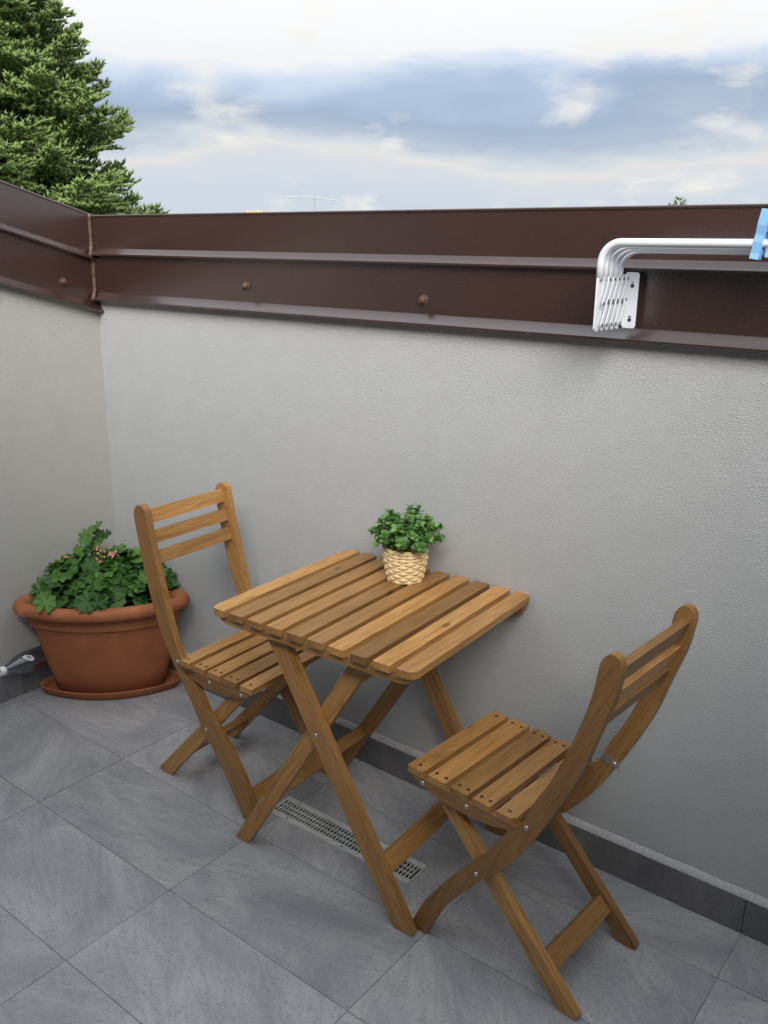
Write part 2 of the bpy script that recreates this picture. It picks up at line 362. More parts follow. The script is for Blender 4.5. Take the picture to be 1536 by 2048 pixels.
for i in range(len(xs)-1):
    for j in range(len(ys)-1):
        x0, x1, y1, y0 = xs[i]+J, xs[i+1]-J, ys[j]-J, ys[j+1]+J
        if x1-x0 < .01 or y1-y0 < .01: continue
        cx, cy = (x0+x1)/2, (y0+y1)/2
        parts = minus((x0, x1, y0, y1), (drx0, drx1, dry0, dry1))
        dz = random.uniform(-.0004, .0004)
        if len(parts) == 1: bm = box_bm(x0-cx, x1-cx, y0-cy, y1-cy, -.01, 0, bev=.0012, seg=1)
        else:
            bm = bmesh.new()
            for r in parts: box_bm(r[0]-cx, r[1]-cx, r[2]-cy, r[3]-cy, -.01, 0, bm)
        o = link('tile', bm, TILE, floor, Matrix.Translation((cx, cy, dz)))
# drain
dr = tag(empty('floor_drain', (DR_C[0], DR_C[1], 0), DR_A), 'galvanised slotted linear drain grate set into the grey tiles under the table', 'drain')
hl, hw = DR_L/2, DR_W/2
bm = bmesh.new()
for a in ((-hl+.006, hl-.006, -hw+.006, -hw+.008), (-hl+.006, hl-.006, hw-.008, hw-.006), (-hl+.006, -hl+.008, -hw+.008, hw-.008), (hl-.008, hl-.006, -hw+.008, hw-.008)): box_bm(*a, -.06, -.001, bm)
box_bm(-hl+.008, hl-.008, -hw+.008, hw-.008, -.06, -.055, bm)
link('channel', bm, DARK, dr)
bm = bmesh.new()
for a in ((-hl, hl, -hw, -hw+.017), (-hl, hl, hw-.017, hw), (-hl, -hl+.006, -hw+.017, hw-.017), (hl-.004, hl, -hw+.017, hw-.017)): box_bm(*a, -.003, .0035, bm)
link('drain_frame', bm, GALV, dr)
bm = bmesh.new(); gx0, gx1, gy0, gy1 = -hl+.006, hl-.014, -hw+.017, hw-.017
for k in (1, 2): y = gy0 + (gy1-gy0)*k/3; box_bm(gx0, gx1, y-.0016, y+.0016, -.002, .0028, bm)
n = 42
for k in range(n+1):
    x = gx0 + (gx1-gx0)*k/n
    for q in range(3):
        a = gy0 + (gy1-gy0)*q/3 + (.0016 if q else 0); b = gy0 + (gy1-gy0)*(q+1)/3 - (.0016 if q < 2 else 0)
        box_bm(x-.0017, x+.0017, a, b, -.002, .0026, bm)
g = link('grate_bars', bm, GALV, dr); g['kind'] = 'stuff'
for x, y in ((-hl+.07, -hw+.008), (-hl+.05, hw-.008), (hl-.06, hw-.008), (.02, -hw+.008)):
    link('screw', lathe_bm([(.003, 0), (.003, .001), (.002, .0015)], 10), SCREW, dr, Matrix.Translation((x, y, .0035)))

# ---------------------------------------------------------------- walls
SL = .283
def flash_profile(ztop, zmid, zbot, x=1.0):
    return [(.10, ztop-.004), (.10, ztop), (-.014, ztop), (-.0155, ztop-.002), (-.0155, ztop-.006), (-.012, ztop-.008), (-.012, zmid+.010), (-.032, zmid-.008), (-.032, zmid-.013), (-.029, zmid-.014),
            (-.014, zmid-.010), (-.014, zbot+.026), (-.036, zbot+.003), (-.036, zbot-.002), (-.033, zbot-.003), (-.002, zbot+.008), (.002, zbot+.008), (.002, ztop-.004)]
def extrude_profile(prof, place, t0, t1):
    bm = bmesh.new(); a = [bm.verts.new(place(y, z, t0)) for y, z in prof]; b = [bm.verts.new(place(y, z, t1)) for y, z in prof]; n = len(prof)
    for i in range(n): bm.faces.new((a[i], a[(i+1) % n], b[(i+1) % n], b[i]))
    bm.faces.new(a[::-1]); bm.faces.new(b); return bm
def bolt_mesh():
    bm = lathe_bm([(.0135, 0), (.0135, .002), (.0095, .003), (.0095, .012), (.007, .0155), (.0025, .0165)], 16)
    me = bpy.data.meshes.new('bolt'); bm.to_mesh(me); bm.free(); me.materials.append(SEAM)
    for p in me.polygons: p.use_smooth = True
    me.set_sharp_from_angle(angle=rad(35)); return me
BOLT = bolt_mesh()
bw = tag(empty('terrace_wall', (2.3, 0, 0)), 'long grey roughcast terrace wall behind the table, capped with level brown metal', 'wall')
T0 = Matrix.Translation((-2.3, 0, 0))
link('plaster', box_bm(-.25, X1, 0, .25, -.10, 1.676), PLASTER, bw, T0)
sx = [0.0, .65, 1.25, 1.85, 2.45, 3.05, X1]
for a, b in zip(sx, sx[1:]):
    a += .013 if a == 0 else .001; b -= .001; cx = (a+b)/2
    link('skirting_tile', box_bm(a-cx, b-cx, -.012, -.0005, .0015, .099, bev=.001, seg=1), SKIRT, bw, Matrix.Translation((cx-2.3, 0, 0)))
bm = bmesh.new(); nseg = 160; rows = []
for k in range(nseg+1):
    x = .013 + (X1-.013)*k/nseg; w = .0028*mnoise.noise(Vector((x*14, 3, 1))) + .0015*mnoise.noise(Vector((x*45, 1, 1)))
    rows.append([bm.verts.new(p) for p in ((x, -.0118, .0992), (x, -.0108, .1035), (x, -.003, .1145+w), (x, .001, .117+w), (x, .001, .0992))])
for A, B in zip(rows, rows[1:]):
    for q in range(4): bm.faces.new((A[q], A[q+1], B[q+1], B[q]))
link('skirting_edge', bm, TRIM, bw, T0, smooth=True)
fl = link('metal_flashing', extrude_profile(flash_profile(1.684, 1.562, 1.397), lambda y, z, t: (t, y, z), -.012, X1), BROWN, bw, T0, smooth=False)
for x, z in ((.792, 1.471), (1.458, 1.459), (2.70, 1.462)):
    link('bolt', None, None, fl, frame_m((x, -.014, z), (1, 0, 0), (0, 0, 1)), mesh=BOLT)

def zl(y, z): return z - SL*y
lw = tag(empty('terrace_side_wall', (0, -1.5, 0)), 'short side wall at the left, tinted for warm light, whose brown metal capping slopes down to the corner', 'wall')
TL = Matrix.Translation((0, 1.5, 0))
bm = bmesh.new(); pts = [(0, -.10), (0, 1.676), (Y0, zl(Y0, 1.676)), (Y0, -.10)]
a = [bm.verts.new((-.25, y, z)) for y, z in pts]; b = [bm.verts.new((0, y, z)) for y, z in pts]
bm.faces.new(a[::-1]); bm.faces.new(b)
for i in range(4): bm.faces.new((a[i], a[(i+1) % 4], b[(i+1) % 4], b[i]))
link('plaster', bm, PLASTER_SIDE, lw, TL)
sy = [-.0005, -.45, -1.05, -1.65, -2.25, Y0]
for a, b in zip(sy, sy[1:]):
    a -= .001; b += .001; cy = (a+b)/2
    o = link('skirting_tile', box_bm(-(a-b)/2, (a-b)/2, -.012, -.0005, .0015, .099, bev=.001, seg=1), SKIRT, lw, frame_m((0, cy+1.5, 0), (0, 1, 0), (-1, 0, 0)))
link('skirting_edge', box_bm(.0005, .011, Y0, -.013, .0992, .112, bev=.003), TRIM, lw, TL)
LP = [(x, z) for x, z in flash_profile(1.685, 1.540, 1.352)]
fl = link('metal_flashing', extrude_profile(LP, lambda y, z, t: (-y, t, zl(t, z)), Y0, .008), BROWN, lw, TL)
for y in (-.143, -.75, -1.35): link('bolt', None, None, fl, frame_m((.014, y, 1.461-SL*(y+.143)), (0, 1, 0), (0, 0, 1)), mesh=BOLT)
# lumpy sealed seam in the corner
bm = bmesh.new(); pth = [(.014, -.016, 1.688), (.014, -.017, 1.64), (.015, -.018, 1.58), (.022, -.026, 1.565), (.030, -.034, 1.553), (.026, -.030, 1.543), (.018, -.018, 1.53), (.016, -.018, 1.47), (.018, -.02, 1.43), (.032, -.036, 1.408), (.026, -.036, 1.394)]
P3 = []
for A, B in zip(pth, pth[1:]):
    for k in range(6): P3.append(Vector(A).lerp(Vector(B), k/6))
tube_bm(P3, [.0075 + .0035*mnoise.noise(p*70) for p in P3], 10, bm)
link('corner_seam', bm, SEAM, bw, T0, smooth='all')

# unseen house behind the camera, eave and added right wing sized to shade the terrace; the side wall's capping rises to its eave
XR, HT = 3.55, 2.45
hw_ = tag(empty('house', (2.2, Y0, 0)), 'unseen plastered house front behind the viewer, its eave and added wing shading the terrace', 'house')
TH = Matrix.Translation((-2.2, -Y0, 0))
link('house_wall', box_bm(-.25, XR+.3, Y0-.3, Y0-.002, -.1, HT+.35), HOUSEW, hw_, TH)
link('shade_wing', box_bm(XR, XR+.3, Y0, -.001, -.1, 2.20), HOUSEW, hw_, TH)  # added out of view to darken the lower right of the terrace
bm = prism_bm([(Y0+.55, HT), (Y0+.55, HT+.12), (Y0-5, HT+.12+SL*5.55), (Y0-5, HT+SL*5.55)], -.3, XR+.9)
for v in bm.verts: v.co = Vector((v.co.z, v.co.x, v.co.y))
link('roof', bm, ROOF, hw_, TH)

# ground far below
bm = bmesh.new(); g = 900; a = [bm.verts.new(p) for p in ((-g, -g, -7.6), (g, -g, -7.6), (g, g, -7.6), (-g, g, -7.6))]; bm.faces.new(a)
tag(link('ground', bm, GRASS), kind='structure')

# ---------------------------------------------------------------- table
TB = tag(empty('folding_table', (1.234, -.592, 0), rad(2.775)), 'square folding wooden bistro table with slatted top, a small basket plant on it', 'table')
TW, TD, TZ = .613, .566, .719
sw = .0465; gap = (TW - 10*sw)/9; th = .018
for k in range(10):
    u = sw/2 + k*(sw+gap); r = .022
    if k == 0: ol = rounded_rect(-TD/2, TD/2, -sw/2, sw/2, r, (0, 0, 1, 1))
    elif k == 9: ol = rounded_rect(-TD/2, TD/2, -sw/2, sw/2, r, (1, 1, 0, 0))
    else: ol = rounded_rect(-TD/2, TD/2, -sw/2, sw/2, .004, n=2)
    slat('slat', TB, (u, TD/2, TZ-th/2), TD, sw, th, (0, 1, 0), (-1, 0, 0), outline=ol, bev=.003)
zb = TZ - th - .0005
def bearer(v0, v1, dn=0, ex=0):
    pts = [(.018, zb), (.020, .690), (.030, .681-dn), (.045, .677-dn), (TW-.045+ex, .677-dn), (TW-.028+ex, .680-dn), (TW-.016+ex, .688-dn), (TW-.012+ex, zb)]
    side_piece('bearer', TB, pts, v0, v1, bev=.002, grain=(1, 0))
bearer(.014, .036); bearer(TD-.036, TD-.014, .012, .006)
def leg_pts(top, bot, ztop, w0, w1):
    return [(top-w1/2, ztop), (bot-w0/2, .001), (bot+w0/2-.006, .001), (bot+w0/2, .008), (top+w1/2, ztop)]
legA = [(.150, .676), (.548, .003), (.556, .0005), (.590, .0005), (.602, .006), (.598, .016), (.211, .676)]
legB = [(.447, .655), (.052, .022), (.038, .0005), (.002, .0005), (-.006, .006), (.393, .655), (.402, .664), (.436, .664)]
for v0, v1 in ((.038, .060), (TD-.060, TD-.038)): side_piece('leg', TB, legA, v0, v1, grain=(.40, -.66))
for v0, v1 in ((.062, .084), (TD-.084, TD-.062)): side_piece('leg', TB, legB, v0, v1, grain=(.40, .64))
def stretcher(parent, p0, p1, w, t, up, name='stretcher'):
    p0, p1 = Vector(p0), Vector(p1); d = p1-p0
    return slat(name, parent, (p0+p1)/2, d.length, w, t, d, up, bev=.003)
stretcher(TB, (.505, .0605, .150), (.505, TD-.0605, .150), .048, .020, (.40, 0, -.66))
stretcher(TB, (.118, .0845, .178), (.118, TD-.0845, .178), .036, .020, (-.6, 0, .5))
stretcher(TB, (.425, .0845, .630), (.425, TD-.0845, .630), .044, .018, (.4, 0, .64))
RIV = bpy.data.meshes.new('bolt'); _b = lathe_bm([(.0062, 0), (.0062, .0008), (.0052, .0022), (.003, .003), (.0008, .0033)], 14); _b.to_mesh(RIV); _b.free(); RIV.materials.append(STEEL)
for p in RIV.polygons: p.use_smooth = True
SCR = bpy.data.meshes.new('screw'); _b = lathe_bm([(.0044, 0), (.0044, .0005), (.0034, .0005), (.0028, -.0004), (.0005, -.0004)], 12); _b.to_mesh(SCR); _b.free(); SCR.materials.append(SCREW)
def rivet(parent, x, v, z, out):
    link('bolt', None, None, parent, frame_m((x, v, z), (1, 0, 0), (0, 0, 1) if out < 0 else (0, 0, -1)), mesh=RIV)
rivet(TB, .308, .038, .445, -1); rivet(TB, .120, .014, .689, -1); rivet(TB, .308, TD-.038, .445, 1)

# ---------------------------------------------------------------- chairs
SE = [(0, .045), (.059, .110), (.124, .172), (.185, .232), (.248, .294)]
CL = .3457
def chair(name, loc, rz, label, front, rear, apex, backs, foot, zf, tilt, near, up_stretch):
    """x from the seat front to the back, y across, z up. near = sign of the side that faces the viewer"""
    t = tag(empty(name, loc, rz), label, 'chair', 'folding wooden chairs at the table')
    H = CL/2
    zt = lambda s: zf - tilt*s
    sth = .017
    for i, (a, b) in enumerate(SE):
        m = (a+b)/2; hl_ = H - .0005
        if i == 4:
            ol = [(-hl_, .023), (-hl_, -.012), (-hl_+.006, -.023), (hl_-.006, -.023), (hl_, -.012), (hl_, .023)]
            ol = [(-hl_, -.0225), (hl_, -.0225), (hl_, .014), (hl_-.012, .0225), (-hl_+.012, .0225), (-hl_, .014)]
        else: ol = None
        slat('seat_slat', t, (m, 0, zt(m)-sth/2), 2*hl_, b-a, sth, (0, -1, 0), (1, 0, -tilt), outline=ol, bev=.0028)
        for sgn in (-1, 1):
            for s in ((m,) if i in (0, 4) else (a+.012, b-.012)):
                link('screw', None, None, t, Matrix.Translation((s, sgn*(H-.020), zt(s)+.0002)), mesh=SCR)
    # curved seat bearers in the plane of the uprights
    o_ = H - .003; i_ = o_ - .022
    top = lambda s: zt(s) - sth - .0004
    dz = zf - .4424
    rail = [(.010, top(.01)), (.0105, .424+dz), (.016, .416+dz), (.030, .407+dz), (.055, .399+dz), (.090, .392+dz), (.132, .387+dz), (.190, .387+dz*.9), (.238, .392+dz*.6), (.272, .401+dz*.3), (.292, .411), (.298, top(.298)-.003), (.296, top(.296))]
    for sg in (-1, 1): side_piece('seat_bearer', t, rail, min(sg*o_, sg*i_), max(sg*o_, sg*i_), bev=.0025, grain=(1, 0))
    F = spline(front, 4); Rr = spline(rear, 4)
    capc = []
    f1, r1 = Vector(front[-1]), Vector(rear[-1]); mid = (f1+r1)/2; ax = Vector(apex) - mid
    for k in range(1, 8):
        a = math.pi*k/8; capc.append(tuple(mid + (f1-mid)*math.cos(a) + ax*math.sin(a)))
    poly = F + capc + Rr[::-1]
    for sg in (-1, 1):
        side_piece('upright', t, poly, min(sg*o_, sg*i_), max(sg*o_, sg*i_), bev=.004, grain=(front[-1][0]-front[4][0], front[-1][1]-front[4][1]))
    # inner crossing legs
    lg = [(.026, top(.03)-.004), (foot[0], .006), (foot[0]+.006, .0005), (foot[1]-.010, .0005), (foot[1]-.001, .006), (foot[1], .013), (.072, top(.07)-.004)]
    w0 = H - .0265; w1 = w0 - .021
    for sg in (-1, 1): side_piece('leg', t, lg, min(sg*w0, sg*w1), max(sg*w0, sg*w1), bev=.003, grain=(foot[0]-.03, -zf))
    d = Vector((foot[0]-.03, 0, -zf+.03)).normalized(); nrm = Vector((-d.z, 0, d.x))
    p = Vector((.05, 0, zf-.02)) + d*((zf-.10)/-d.z)
    stretcher(t, p+Vector((0, -w1+.0005, 0)) + nrm*.004, p+Vector((0, w1-.0005, 0)) + nrm*.004, .044, .020, d)
    if up_stretch: stretcher(t, (.050, -i_+.0005, .062), (.050, i_-.0005, .062), .034, .02, (.5, 0, .8))
    # three back slats let into the uprights
    for (s0, z0, s1, z1) in backs:
        c0 = Vector(((s0+s1)/2, 0, (z0+z1)/2)); u = Vector((s0-s1, 0, z0-z1))
        slat('back_slat', t, c0, 2*i_-.001, u.length, .018, (0, 1, 0), u, bev=.003)
    # bolts
    for sg in (-1, 1):
        rivet(t, .043, sg*o_, .411+dz, sg); rivet(t, .168, sg*o_, .408+dz*.7, sg)
        ub = front[9] if False else None
    return t, o_, i_
# right chair
fr = [(.016, .001), (.060, .095), (.098, .155), (.146, .219), (.186, .270), (.217, .305), (.242, .340), (.262, .376), (.284, .405), (.313, .438), (.343, .507), (.370, .559), (.392, .613), (.413, .670), (.434, .735), (.448, .792), (.455, .845)]
rr = [(.064, .001), (.081, .040), (.111, .100), (.157, .164), (.213, .234), (.267, .294), (.312, .356), (.362, .446), (.399, .521), (.436, .607), (.458, .679), (.477, .739), (.491, .786), (.501, .848)]
bk = [(.484, .850, .474, .812), (.470, .788, .459, .752), (.451, .730, .439, .696)]
chR, o_, i_ = chair('folding_chair', (1.799, -.323, 0), rad(-3.865), 'folding wooden slatted chair in the right foreground, turned with its back to the right', fr, rr, (.480, .880), bk, (.415, .465), .4424, .0209, -1, False)
rivet(chR, .324, -o_, .430, -1); rivet(chR, .203, -o_, .249, -1); rivet(chR, .324, o_, .430, 1); rivet(chR, .203, o_, .249, 1)
fl_ = [(-.004, .001), (.012, .046), (.030, .092), (.062, .149), (.097, .198), (.122, .229), (.154, .267), (.189, .304), (.214, .345), (.248, .392), (.291, .453), (.320, .524), (.342, .607), (.359, .672), (.372, .722), (.391, .804), (.399, .848)]
rl = [(.050, .001), (.071, .035), (.105, .094), (.141, .150), (.179, .201), (.215, .253), (.249, .310), (.283, .362), (.314, .410), (.344, .461), (.374, .524), (.405, .622), (.426, .707), (.446, .808), (.452, .846)]
bk = [(.431, .857, .421, .818), (.416, .796, .406, .760), (.400, .738, .390, .702)]
chL, o_, i_ = chair('folding_chair', (1.227, -.288, 0), rad(180+2.02), 'folding wooden slatted chair left of the table, its back towards the geranium planter', fl_, rl, (.425, .878), bk, (.386, .440), .432, -.017, 1, True)
rivet(chL, .300, o_, .426, 1); rivet(chL, .193, o_, .242, 1); rivet(chL, .300, -o_, .426, -1); rivet(chL, .193, -o_, .242, -1)
# steel folding latch on each chair
for ch, s, z, sg in ((chR, .350, .452, 1), (chL, .325, .446, -1)):
    bm = prism_bm(rounded_rect(-.020, .020, -.009, .009, .006), -.001, .001)
    box_bm(-.026, -.019, -.009, .009, -.012, .001, bm)
    m = frame_m((s, sg*(i_-.0015), z), (1, 0, -.25), (.25, 0, 1))
    o = link('latch', bm, STEEL, ch, m)
    link('bolt', None, None, o, Matrix.Translation((.008, 0, .001 if sg > 0 else -.001)) @ (Matrix() if sg < 0 else Matrix()), mesh=RIV)

# ---------------------------------------------------------------- corner planter, saucer, geranium
def quarter(R, off, rc, n=18):
    """rounded quarter disc standing in the wall corner (walls x=0 and y=0, room at +x,-y); off = distance from walls"""
    # corners: back corner, end on left wall, end on back wall
    pts = []
    def arc(cx, cy, r, a0, a1, k):
        for i in range(k+1):
            a = rad(a0 + (a1-a0)*i/k); pts.append((cx + r*math.cos(a), cy + r*math.sin(a)))
    # back corner (small radius) going from back wall side to the left wall side
    arc(off+rc, -off-rc, rc, 90, 180, 6)
    # end at left wall: tangent to x=off and to outer arc of radius R
    yl_ = -math.sqrt((R-rc)**2 - (off+rc)**2)
    a_end = math.degrees(math.atan2(yl_, off+rc))
    arc(off+rc, yl_, rc, 180, 360+a_end, 7)
    # outer arc
    a2 = math.degrees(math.atan2(-(off+rc), math.sqrt((R-rc)**2 - (off+rc)**2)))
    arc(0, 0, R, a_end, a2, n); pts.pop()
    xe = math.sqrt((R-rc)**2 - (off+rc)**2)
    arc(xe, -off-rc, rc, a2, 90, 7)
    return pts
def loft(loops, caps=(True, True)):
    bm = bmesh.new(); rings = [[bm.verts.new((x, y, z)) for x, y in pts] for pts, z in loops]; n = len(rings[0])
    for A, B in zip(rings, rings[1:]):
        for k in range(n): bm.faces.new((A[k], A[(k+1) % n], B[(k+1) % n], B[k]))
    if caps[0]: bm.faces.new(rings[0][::-1])
    if caps[1]: bm.faces.new(rings[-1])
    return bm
PO = (.2, -.2, 0); TP = Matrix.Translation((-.2, .2, 0))
pot = tag(empty('corner_planter', PO), 'large terracotta coloured quarter round planter standing in the corner', 'planter')
Q = quarter
body = [(Q(.378, .060, .05), .016), (Q(.384, .058, .05), .022), (Q(.405, .052, .05), .12), (Q(.432, .046, .05), .25), (Q(.440, .044, .05), .282), (Q(.4435, .042, .05), .286), (Q(.450, .040, .05), .288),
        (Q(.459, .038, .05), .335), (Q(.440, .058, .04), .335), (Q(.425, .070, .04), .30), (Q(.37, .09, .04), .03)]
link('pot_body', loft(body), TERRA, pot, TP, smooth=True)
rim = [(Q(.457, .040, .05), .3352)]
for k in range(0, 11):
    a = rad(-70 + 25*k); rr_ = .0245
    R = .474 + rr_*math.cos(a)*.95; rim.append((Q(R, .034 - rr_*math.cos(a)*.95, .062 + rr_*math.cos(a)*.6), .361 + rr_*math.sin(a)))
rim += [(Q(.449, .062, .045), .350), (Q(.446, .064, .045), .3352)]
bm = loft(rim, (False, False)); n = len(rim[0][0]); bm.verts.ensure_lookup_table()
last = len(rim)-1
for k in range(n): bm.faces.new((bm.verts[last*n+k], bm.verts[last*n+(k+1) % n], bm.verts[(k+1) % n], bm.verts[k]))
link('pot_rim', bm, TERRA, pot, TP, smooth='all')
bm = bmesh.new(); so = Q(.430, .066, .04); vv = [bm.verts.new((x, y, .322)) for x, y in so]; cv = bm.verts.new((.2, -.2, .345))
for k in range(len(vv)): bm.faces.new((vv[k], vv[(k+1) % len(vv)], cv))
bmesh.ops.subdivide_edges(bm, edges=bm.edges, cuts=3)
for v in bm.verts: v.co.z += .006*mnoise.noise(v.co*60)
link('soil', bm, SOIL, pot, TP, smooth='all')
sau = [(Q(.402, .030, .05), .001), (Q(.410, .027, .05), .006), (Q(.419, .024, .05), .028), (Q(.421, .0235, .05), .033), (Q(.418, .026, .05), .0355), (Q(.412, .031, .05), .033), (Q(.402, .036, .05), .012), (Q(.39, .045, .05), .010)]
tag(link('saucer', loft(sau), TERRA, None, None, smooth=True), 'terracotta coloured plastic drip saucer under the corner planter', 'saucer')

def leaf_mesh(name, seed, lobes=7, r=1.0, mat=GERAN):
    rnd = random.Random(seed); bm = bmesh.new(); K = 42
    ph = rnd.uniform(0, 6); rings = []
    for fr_ in (.0, .35, .7, 1.0):
        ring = []
        for k in range(K):
            a = 2*math.pi*k/K
            notch = 1 - .72*math.exp(-((min(a, 2*math.pi-a))/.16)**2)          # cleft where the stalk joins
            lob = 1 + .075*math.cos(lobes*(a-math.pi)) + .035*math.cos(lobes*3*(a-math.pi))
            R = fr_*r*(lob if fr_ > .5 else 1)*(notch if fr_ > 0 else 1)
            z = .20*fr_**2*math.cos(lobes*(a-math.pi))*.8 + .10*fr_**2 + .07*fr_*math.sin(2*a+ph) + .05*fr_**2*math.sin(5*a+2*ph)
            ring.append(Vector((R*math.cos(a), R*math.sin(a), z*r)))
        rings.append(ring)
    c0 = bm.verts.new((0, 0, 0)); prev = None
    for ring in rings[1:]:
        vs_ = [bm.verts.new(p) for p in ring]
        for k in range(K):
            if prev is None: bm.faces.new((c0, vs_[k], vs_[(k+1) % K]))
            else: bm.faces.new((prev[k], vs_[k], vs_[(k+1) % K], prev[(k+1) % K]))
        prev = vs_
    me = bpy.data.meshes.new(name); bm.to_mesh(me); bm.free(); me.materials.append(mat)
    for p in me.polygons: p.use_smooth = True
    return me
ger = tag(empty('geranium', (.2, -.2, .335)), 'bushy green geranium with a few faded pink blooms growing in the corner planter', 'plant')
LM = [leaf_mesh('leaf', s, l) for s, l in ((1, 7), (2, 7), (3, 6), (4, 8), (5, 7))]
e1 = Vector((.7071, .7071, 0)); e2 = Vector((.7071, -.7071, 0)); stems = bmesh.new()
def put_leaf(p, n, size, roll, stem_from=None):
    n = n.normalized(); a = Vector((math.cos(roll), math.sin(roll), .2)); xa = (a - n*a.dot(n)).normalized(); m = frame_m(p, xa, n.cross(xa))
    link('leaf', None, None, ger, m @ Matrix.Scale(size, 4), mesh=random.choice(LM))
    if stem_from is not None:
        q = stem_from.lerp(p, .5) + Vector((random.uniform(-.01, .01), random.uniform(-.01, .01), .012)); tube_bm([stem_from, q, p - n*.002], .0016, 5, stems)
A_, B_ = .232, .120
for k in range(235):
    th_ = random.uniform(0, 2*math.pi); u = random.random()
    ph_ = math.asin(u**.8) if k % 5 else rad(random.uniform(-12, 8))
    sc_ = random.uniform(.86, 1.04) if k % 4 else random.uniform(.55, .85)
    hgt = .150 + .025*math.cos(th_*2+1)
    d = e1*math.cos(th_)*A_*math.cos(ph_) + e2*(math.sin(th_)*B_*math.cos(ph_))
    p = d*sc_ + Vector((0, 0, .045 + hgt*math.sin(ph_)*sc_)) + e2*.004 + Vector((.002, .002, 0))
    nrm = e1*math.cos(th_)*math.cos(ph_)*.55 + e2*math.sin(th_)*math.cos(ph_)*.9 + Vector((0, 0, .55+.6*math.sin(ph_))) + Vector([random.uniform(-.6, .6) for _ in range(3)])
    w = Vector((.2, -.2, .335)) + p
    if w.x < .035 or w.y > -.035: continue
    put_leaf(p, nrm, random.uniform(.022, .044), random.uniform(0, 6.28), Vector((d.x*.35, d.y*.35, .0)) if k % 2 else None)
# the taller shoot at the back and the trailing leaves over the front rim
tubes = [Vector((-.02, .0, .1)), Vector((-.035, .008, .18)), Vector((-.045, .01, .262))]
tube_bm(tubes, .003, 6, stems)
for dx, dy, dz, s in ((-.045, .01, .272, .032), (-.080, -.01, .245, .030), (-.018, .03, .240, .028), (-.05, -.03, .235, .026), (-.06, .03, .235, .026), (-.02, -.01, .215, .03), (-.07, .0, .205, .03)):
    put_leaf(Vector((dx, dy, dz)), Vector((random.uniform(-.3, .3), -.5, .7)), s, random.uniform(0, 6.28), Vector((-.04, .01, dz-.05)))
for t_ in (-.62, -.10, .04):
    d = e1*t_*.27 + e2*(.158 + .03*(1-t_*t_)); p = Vector((d.x, d.y, random.uniform(.064, .084)))
    put_leaf(p, e2*.9 + Vector((0, 0, .55)) + Vector([random.uniform(-.2, .2) for _ in range(3)]), random.uniform(.033, .043), random.uniform(0, 6.28), Vector((d.x*.4, d.y*.4, .0)))
o = link('stems', stems, STEM, ger); o['kind'] = 'stuff'
# blooms: a few pink petals and dry buds
def bloom(base, head, npet, nbud, spread):
    bm = bmesh.new(); tube_bm([base, (base+head)/2 + Vector((.004, -.003, .004)), head], .0014, 5, bm)
    for k in range(npet+nbud):
        q = head + Vector([random.uniform(-spread, spread) for _ in range(3)])*Vector((1, 1, .7)).length/1.5
        tube_bm([head, (head+q)/2 + Vector((0, 0, .003)), q], .0007, 4, bm)
    o = link('flower_stalk', bm, STEM, ger)
    for k in range(npet+nbud):
        q = head + Vector([random.uniform(-spread, spread) for _ in range(3)])
        bm = bmesh.new()
        if k < npet:
            for j in range(4):
                a = random.uniform(0, 6.28); t = random.uniform(-.2, .8); dd = Vector((math.cos(a), math.sin(a), t)).normalized(); s_ = Vector((-math.sin(a), math.cos(a), 0))
                vv = [bm.verts.new(q), bm.verts.new(q + dd*.008 + s_*.005), bm.verts.new(q + dd*.015), bm.verts.new(q + dd*.008 - s_*.005)]; bm.faces.new(vv)
            link('petals', bm, PETAL, ger)
        else:
            bmesh.ops.create_icosphere(bm, subdivisions=1, radius=random.uniform(.003, .0055), matrix=Matrix.Translation(q) @ Matrix.Diagonal((.8, .8, 1.6, 1)))
            link('bud', bm, BUD, ger, smooth='all')
bloom(Vector((.03, -.02, .12)), Vector((.028, -.03, .190)), 1, 9, .018)
bloom(Vector((.05, .0, .12)), Vector((.062, -.005, .195)), 4, 2, .010)
bloom(Vector((.0, -.0, .12)), Vector((.005, -.02, .215)), 1, 4, .012)
bloom(Vector((-.05, -.09, .12)), Vector((-.062, -.102, .182)), 0, 4, .008)

# ---------------------------------------------------------------- bottle wedged between wall and planter
bo = tag(empty('plastic_bottle', (.053, -.40, .143)), 'clear plastic bottle with white cap lying between the left wall and the planter', 'bottle')
prof = [(.006, 0), (.034, .002), (.0395, .010), (.0395, .06), (.0375, .068), (.0395, .076), (.0395, .125), (.0378, .132), (.0395, .139), (.0395, .175), (.036, .195), (.027, .220), (.018, .240), (.0135, .250), (.0135, .262)]
mB = frame_m((0, .12, 0), (1, 0, 0), (0, 0, 1))   # local z -> -y
outer = lathe_bm(prof, 28)
inner = [(max(r-.0009, .001), z + (.0009 if i == 0 else 0)) for i, (r, z) in enumerate(prof)]
b2 = lathe_bm(inner, 28); bmesh.ops.reverse_faces(b2, faces=b2.faces); me_ = bpy.data.meshes.new('tmp'); b2.to_mesh(me_); b2.free(); outer.from_mesh(me_); bpy.data.meshes.remove(me_)
me_ = bpy.data.meshes.new('bottle_body'); outer.to_mesh(me_); outer.free(); me_.materials.append(PET)
for p in me_.polygons: p.use_smooth = True
link('bottle_body', None, None, bo, mB, mesh=me_)
link('cap', lathe_bm([(.0155, .254), (.016, .256), (.016, .270), (.0145, .272)], 24), CAP, bo, mB, smooth=True)
